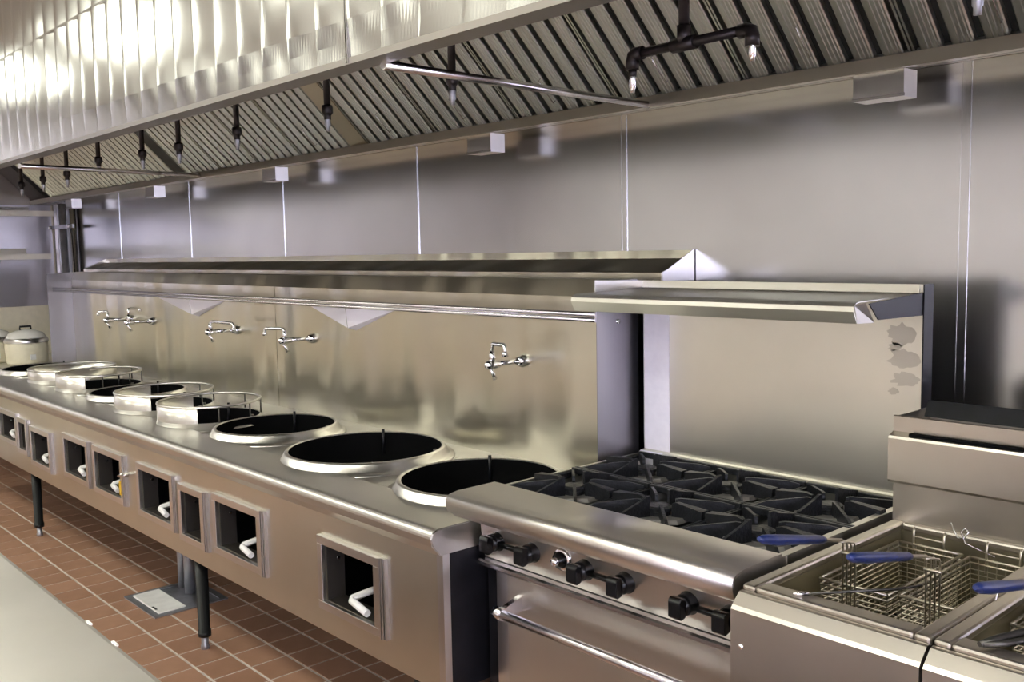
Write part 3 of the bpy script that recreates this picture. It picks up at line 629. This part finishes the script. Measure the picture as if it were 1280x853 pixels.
def basket(x0, x1, y0, y1, label):
    t = thing('fry_basket', label, 'basket', ((x0+x1)/2, (y0+y1)/2, -.83), 'wire fry baskets')
    zt, zb = -.700, -.830
    def ringpts(z, e): return [(x0+e, y0+e, z), (x1-e, y0+e, z), (x1-e, y1-e, z), (x0+e, y1-e, z), (x0+e, y0+e, z)]
    m = MB(); rr = ringpts(zt, 0)
    for a, b in zip(rr[:-1], rr[1:]): m.tube([a, b], .0032, 6)
    rr = ringpts(zt-.012, .001)
    for a, b in zip(rr[:-1], rr[1:]): m.tube([a, b], .0022, 5)
    m.build('rim', 'wire', t)
    m = MB()
    for k in range(2, 12):
        e = .010*(k/12); rr = ringpts(zt-.0108*k-.004, e)
        for a, b in zip(rr[:-1], rr[1:]): m.tube([a, b], .0013, 4, caps=False, smooth=False)
    e = .010
    for n_, ax in ((7, 0), (14, 1)):
        for k in range(n_+1):
            f = k/n_
            if ax == 0:
                xa = x0+(x1-x0)*f; xb = x0+e+(x1-x0-2*e)*f
                m.tube([(xa, y0, zt), (xb, y0+e, zb), (xb, y1-e, zb), (xa, y1, zt)], .0013, 4, caps=False, smooth=False)
            else:
                ya = y0+(y1-y0)*f; yb = y0+e+(y1-y0-2*e)*f
                m.tube([(x0, ya, zt), (x0+e, yb, zb), (x1-e, yb, zb), (x1, ya, zt)], .0013, 4, caps=False, smooth=False)
    m.build('wire_mesh', 'wire', t, kind='stuff')
    xm = x0+.066; h = None
    for k in range(4):
        xx = xm-.0135+k*.009
        h = MB().tube([(xx, y0-.002, zt-.075), (xx, y0-.003, -.615), (xx, y0-.008, -.605), (xm+(xx-xm)*.4, y0-.05, -.596)], .0019, 6).build('handle_wire', 'wire', t)
    MB().tube([(xm-.017, y0-.005, -.632), (xm+.017, y0-.005, -.632)], .003, 6).build('handle_cross', 'wire', t)
    p0 = Vector((xm, y0-.035, -.597)); p1 = Vector((xm-.004, y0-.325, -.527))
    gp_ = [p0.lerp(p1, f) for f in (0, .22, .27, .55, .8, .95, 1.0)]
    for q, dz in zip(gp_, (0, 0, 0, -.002, -.004, -.004, -.003)): q.z += dz
    MB().tube(gp_[:3], .004, 8).build('handle_stem', 'wire', t)
    MB().tube(gp_[1:], [.006, .0085, .0095, .0105, .009, .004], 10).build('grip', 'blue', t)
    for xh in (x0+.035, x0+.105):
        MB().tube([(xh, y1, zt-.03), (xh, y1+.002, zt+.03), (xh, y1+.007, zt+.038), (xh, y1+.013, zt+.033)], .003, 6).build('hook', 'wire', t)
    MB().tube([(x0+.035, y1+.003, zt+.018), (x0+.105, y1+.003, zt+.018)], .002, 6).build('hook_bar', 'wire', t)
basket(-1.013, -.866, 1.782, 2.136, 'wire fry basket with a blue handle on the range side of the fryer')
basket(-.849, -.714, 1.800, 2.134, 'wire fry basket with a blue handle beside the divider between the fryers')
basket(-.640, -.490, 1.800, 2.134, 'wire fry basket with a blue handle alone in its fryer')
r_ = thing('skimmer_rod', 'thin dark skimmer rod with a pale tip lying across the fryer beside the range', 'rod', (-.9, 1.62, -.66))
MB().tube([(-.925, 1.592, -.6615), (-.822, 1.73, -.6615), (-.800, 1.79, -.664)], [.0028, .003, .002], 8).build('shaft', 'dsteel', r_)
MB().tube([(-.946, 1.566, -.6605), (-.938, 1.575, -.6605), (-.925, 1.592, -.6615)], [.003, .0055, .003], 8).build('tip', 'tube', r_)
r_ = thing('tongs', 'dark steel tongs resting over the front rim of the fryer away from the range', 'tongs', (-.58, 1.62, -.655))
MB().tube([(-.604, 1.566, -.656), (-.590, 1.600, -.654), (-.50, 1.80, -.640), (-.44, 1.93, -.63)], [.005, .008, .006, .004], 8).build('arm', 'dsteel', r_)
MB().tube([(-.600, 1.570, -.657), (-.575, 1.600, -.656), (-.47, 1.78, -.645), (-.41, 1.90, -.64)], [.005, .006, .005, .004], 8).build('arm', 'dsteel', r_)
tag(MB().tube([(-.905, 2.165, -.640), (-.893, 2.155, -.655), (-.882, 2.150, -.668), (-.868, 2.150, -.664), (-.860, 2.152, -.650), (-.868, 2.153, -.643), (-.876, 2.150, -.652), (-.865, 2.148, -.676), (-.80, 2.145, -.692)], .0016, 6).build('loose_wire', 'tube'), 'loose bright curled wire at the back of the fryer beside the range', 'wire')
tag(MB().tube([(-.668, 1.80, -.663), (-.672, 1.83, -.640), (-.655, 1.84, -.636), (-.60, 1.83, -.650), (-.52, 1.82, -.690)], .002, 6).build('loose_wire', 'tube'), 'bent bright wire leaning over the divider between the fryers', 'wire')

# ================================================================== floor drain and pipes
fs_ = thing('floor_sink', 'white square floor sink with half cover under the wok range', 'floor drain', (-4.30, 1.73, -Z0))
ax, bx, ay, by = -4.50, -4.185, 1.605, 1.895; zz = -Z0+.0005
MB().box(ax-.03, bx+.03, ay-.03, ay, zz, zz+.006).box(ax-.03, bx+.03, by, by+.03, zz, zz+.006).box(ax-.03, ax, ay, by, zz, zz+.006).box(bx, bx+.03, ay, by, zz, zz+.006).build('sink_frame', 'galv', fs_)
MB().box(ax, bx, ay, ay+.13, zz+.001, zz+.012).build('half_cover', 'white', fs_, bevel=.008)
MB().box(ax, bx, ay+.13, by, zz, zz+.002).build('bowl', 'galv', fs_)
MB().box(-4.28, -4.23, ay+.004, ay+.014, zz+.0122, zz+.0128).build('cover_slot', 'black', fs_)
for (x, y, r, l) in ((-4.463, 1.835, .019, 'slimmer galvanised drain pipe with a collar dropping to the floor sink'), (-4.36, 1.83, .026, 'thicker galvanised drain pipe dropping to the floor sink')):
    t = thing('drain_pipe', l, 'pipe', (x, y, zz+.002), 'drain pipes under the wok range')
    MB().tube([(x, y, zz+.003), (x, y, PZ0+.0095)], r, 14).build('pipe', 'galv', t)
    MB().tube([(x, y, -1.335), (x, y, -1.300)], r+.006, 14).build('collar', 'galv', t)

# ================================================================== prep table in the foreground
pt = thing('prep_table', 'plain stainless prep table across the aisle from the wok range', 'table', (-1.6, .2, -Z0))
MB().prism([(-.30, -.72), (.590, -.72), (.600, -.724), (.602, -.732), (.602, -.760), (.585, -.760), (-.30, -.760)], -4.6, .9).build('tabletop', 'table', pt)
for x in (-4.5, -1.8, .8):
    for y in (-.22, .52): MB().lathe((x, y, 0), [(0, -.76), (.02, -.76), (.02, -1.56), (.014, -1.58), (.014, -Z0), (0, -Z0)], 12).build('leg', 'galv', pt)
MB().box(-4.5, .8, -.22, .52, -1.37, -1.35).build('undershelf', 'galv', pt)
for x in (-1.93, -1.79): MB().box(x-.012, x+.012, .598, .6035, -.7255, -.7215).build('edge_clip', 'white', pt)

# ================================================================== far end: shelves, conduit, counter, cookers
def wshelf(z, yend, label):
    t = thing('wall_shelf', label, 'shelf', (XL+.2, 1.6, z), 'end wall shelves')
    MB().box(XL+.006, -8.42, .9, yend, z-.004, z).build('board', 'shelfm', t)
    MB().box(-8.42, -8.40, .9, yend, z-.043, z+.001).build('front_lip', 'shelfm', t)
    MB().box(XL+.006, XL+.012, .9, yend-.08, z, z+.05).build('back_upstand', 'shelfm', t)
    for y in (2.14, 1.2):
        MB().add([(XL+.006, y, z-.005), (-8.45, y, z-.005), (XL+.006, y, z-.28), (XL+.006, y+.006, z-.005), (-8.45, y+.006, z-.005), (XL+.006, y+.006, z-.28)],
                 [(0, 1, 2), (3, 5, 4), (0, 3, 4, 1), (1, 4, 5, 2), (2, 5, 3, 0)]).build('bracket', 'galv', t)
        MB().box(XL+.006, XL+.03, y-.02, y+.026, z-.29, z-.005).build('bracket_rail', 'galv', t)
wshelf(.390, 2.54, 'pale upper shelf on the steel end wall, close under the hood')
wshelf(.040, 2.50, 'pale lower shelf on the steel end wall, under another shelf')
cd = thing('corner_post', 'steel angle post with clamped conduits rising at the far corner of the wall', 'post', (-8.4, 2.6, -Z0))
MB().box(-8.545, -8.47, 2.585, 2.590, -Z0, .45).box(-8.545, -8.540, 2.590, 2.64, -Z0, .45).build('angle_post', 'frame', cd)
MB().tube([(-8.395, 2.605, -Z0), (-8.395, 2.605, .45)], .030, 12).build('conduit', 'galv', cd)
MB().tube([(-8.19, 2.620, -Z0), (-8.19, 2.620, .45)], .024, 12).build('conduit', 'tube', cd)
MB().box(-8.60, -8.05, 2.570, 2.582, .243, .272).build('clamp_bar', 'galv', cd)
for x in (-8.58, -8.10): MB().tube([(x, 2.57, .2575), (x, 2.545, .2575)], .014, 8).build('clamp_bolt', 'tube', cd)
ct = thing('side_counter', 'steel counter against the end wall carrying the rice cookers', 'counter', (-8.2, 1.9, -Z0))
MB().bbox(XL+.006, -7.62, .9, 2.56, -.86, -.82).build('counter_top', 'table', ct)
for x in (-8.7, -7.7):
    for y in (1.0, 2.48): MB().lathe((x, y, 0), [(0, -.86), (.02, -.86), (.02, -Z0), (0, -Z0)], 10).build('leg', 'galv', ct)
def cooker(x, y, r, label):
    t = thing('rice_cooker', label, 'rice cooker', (x, y, -.82), 'rice cookers on the end counter')
    MB().lathe((x, y, 0), [(0, -.818), (r*.92, -.818), (r*.97, -.80), (r, -.70), (r, -.652), (r-.01, -.648)], 32).build('body', 'cream', t)
    MB().lathe((x, y, 0), [(r+.004, -.652), (r+.006, -.640), (r, -.622), (r-.01, -.614)], 32).build('lid_band', 'frame', t)
    MB().lathe((x, y, 0), [(r-.008, -.616), (r*.8, -.580), (r*.4, -.556), (0, -.550)], 32).build('lid', 'wrap', t)
    MB().tube([(x, y-.04, -.560), (x, y-.04, -.528), (x, y+.04, -.528), (x, y+.04, -.560)], .008, 8).build('lid_handle', 'black', t)
    MB().box(x+r-.002, x+r+.01, y-.02, y+.02, -.78, -.74).build('switch', 'white', t)
cooker(-8.12, 2.19, .155, 'cream rice cooker with a steel lid band next to the conduit post')
cooker(-8.45, 2.02, .155, 'cream rice cooker behind the other one against the end wall')
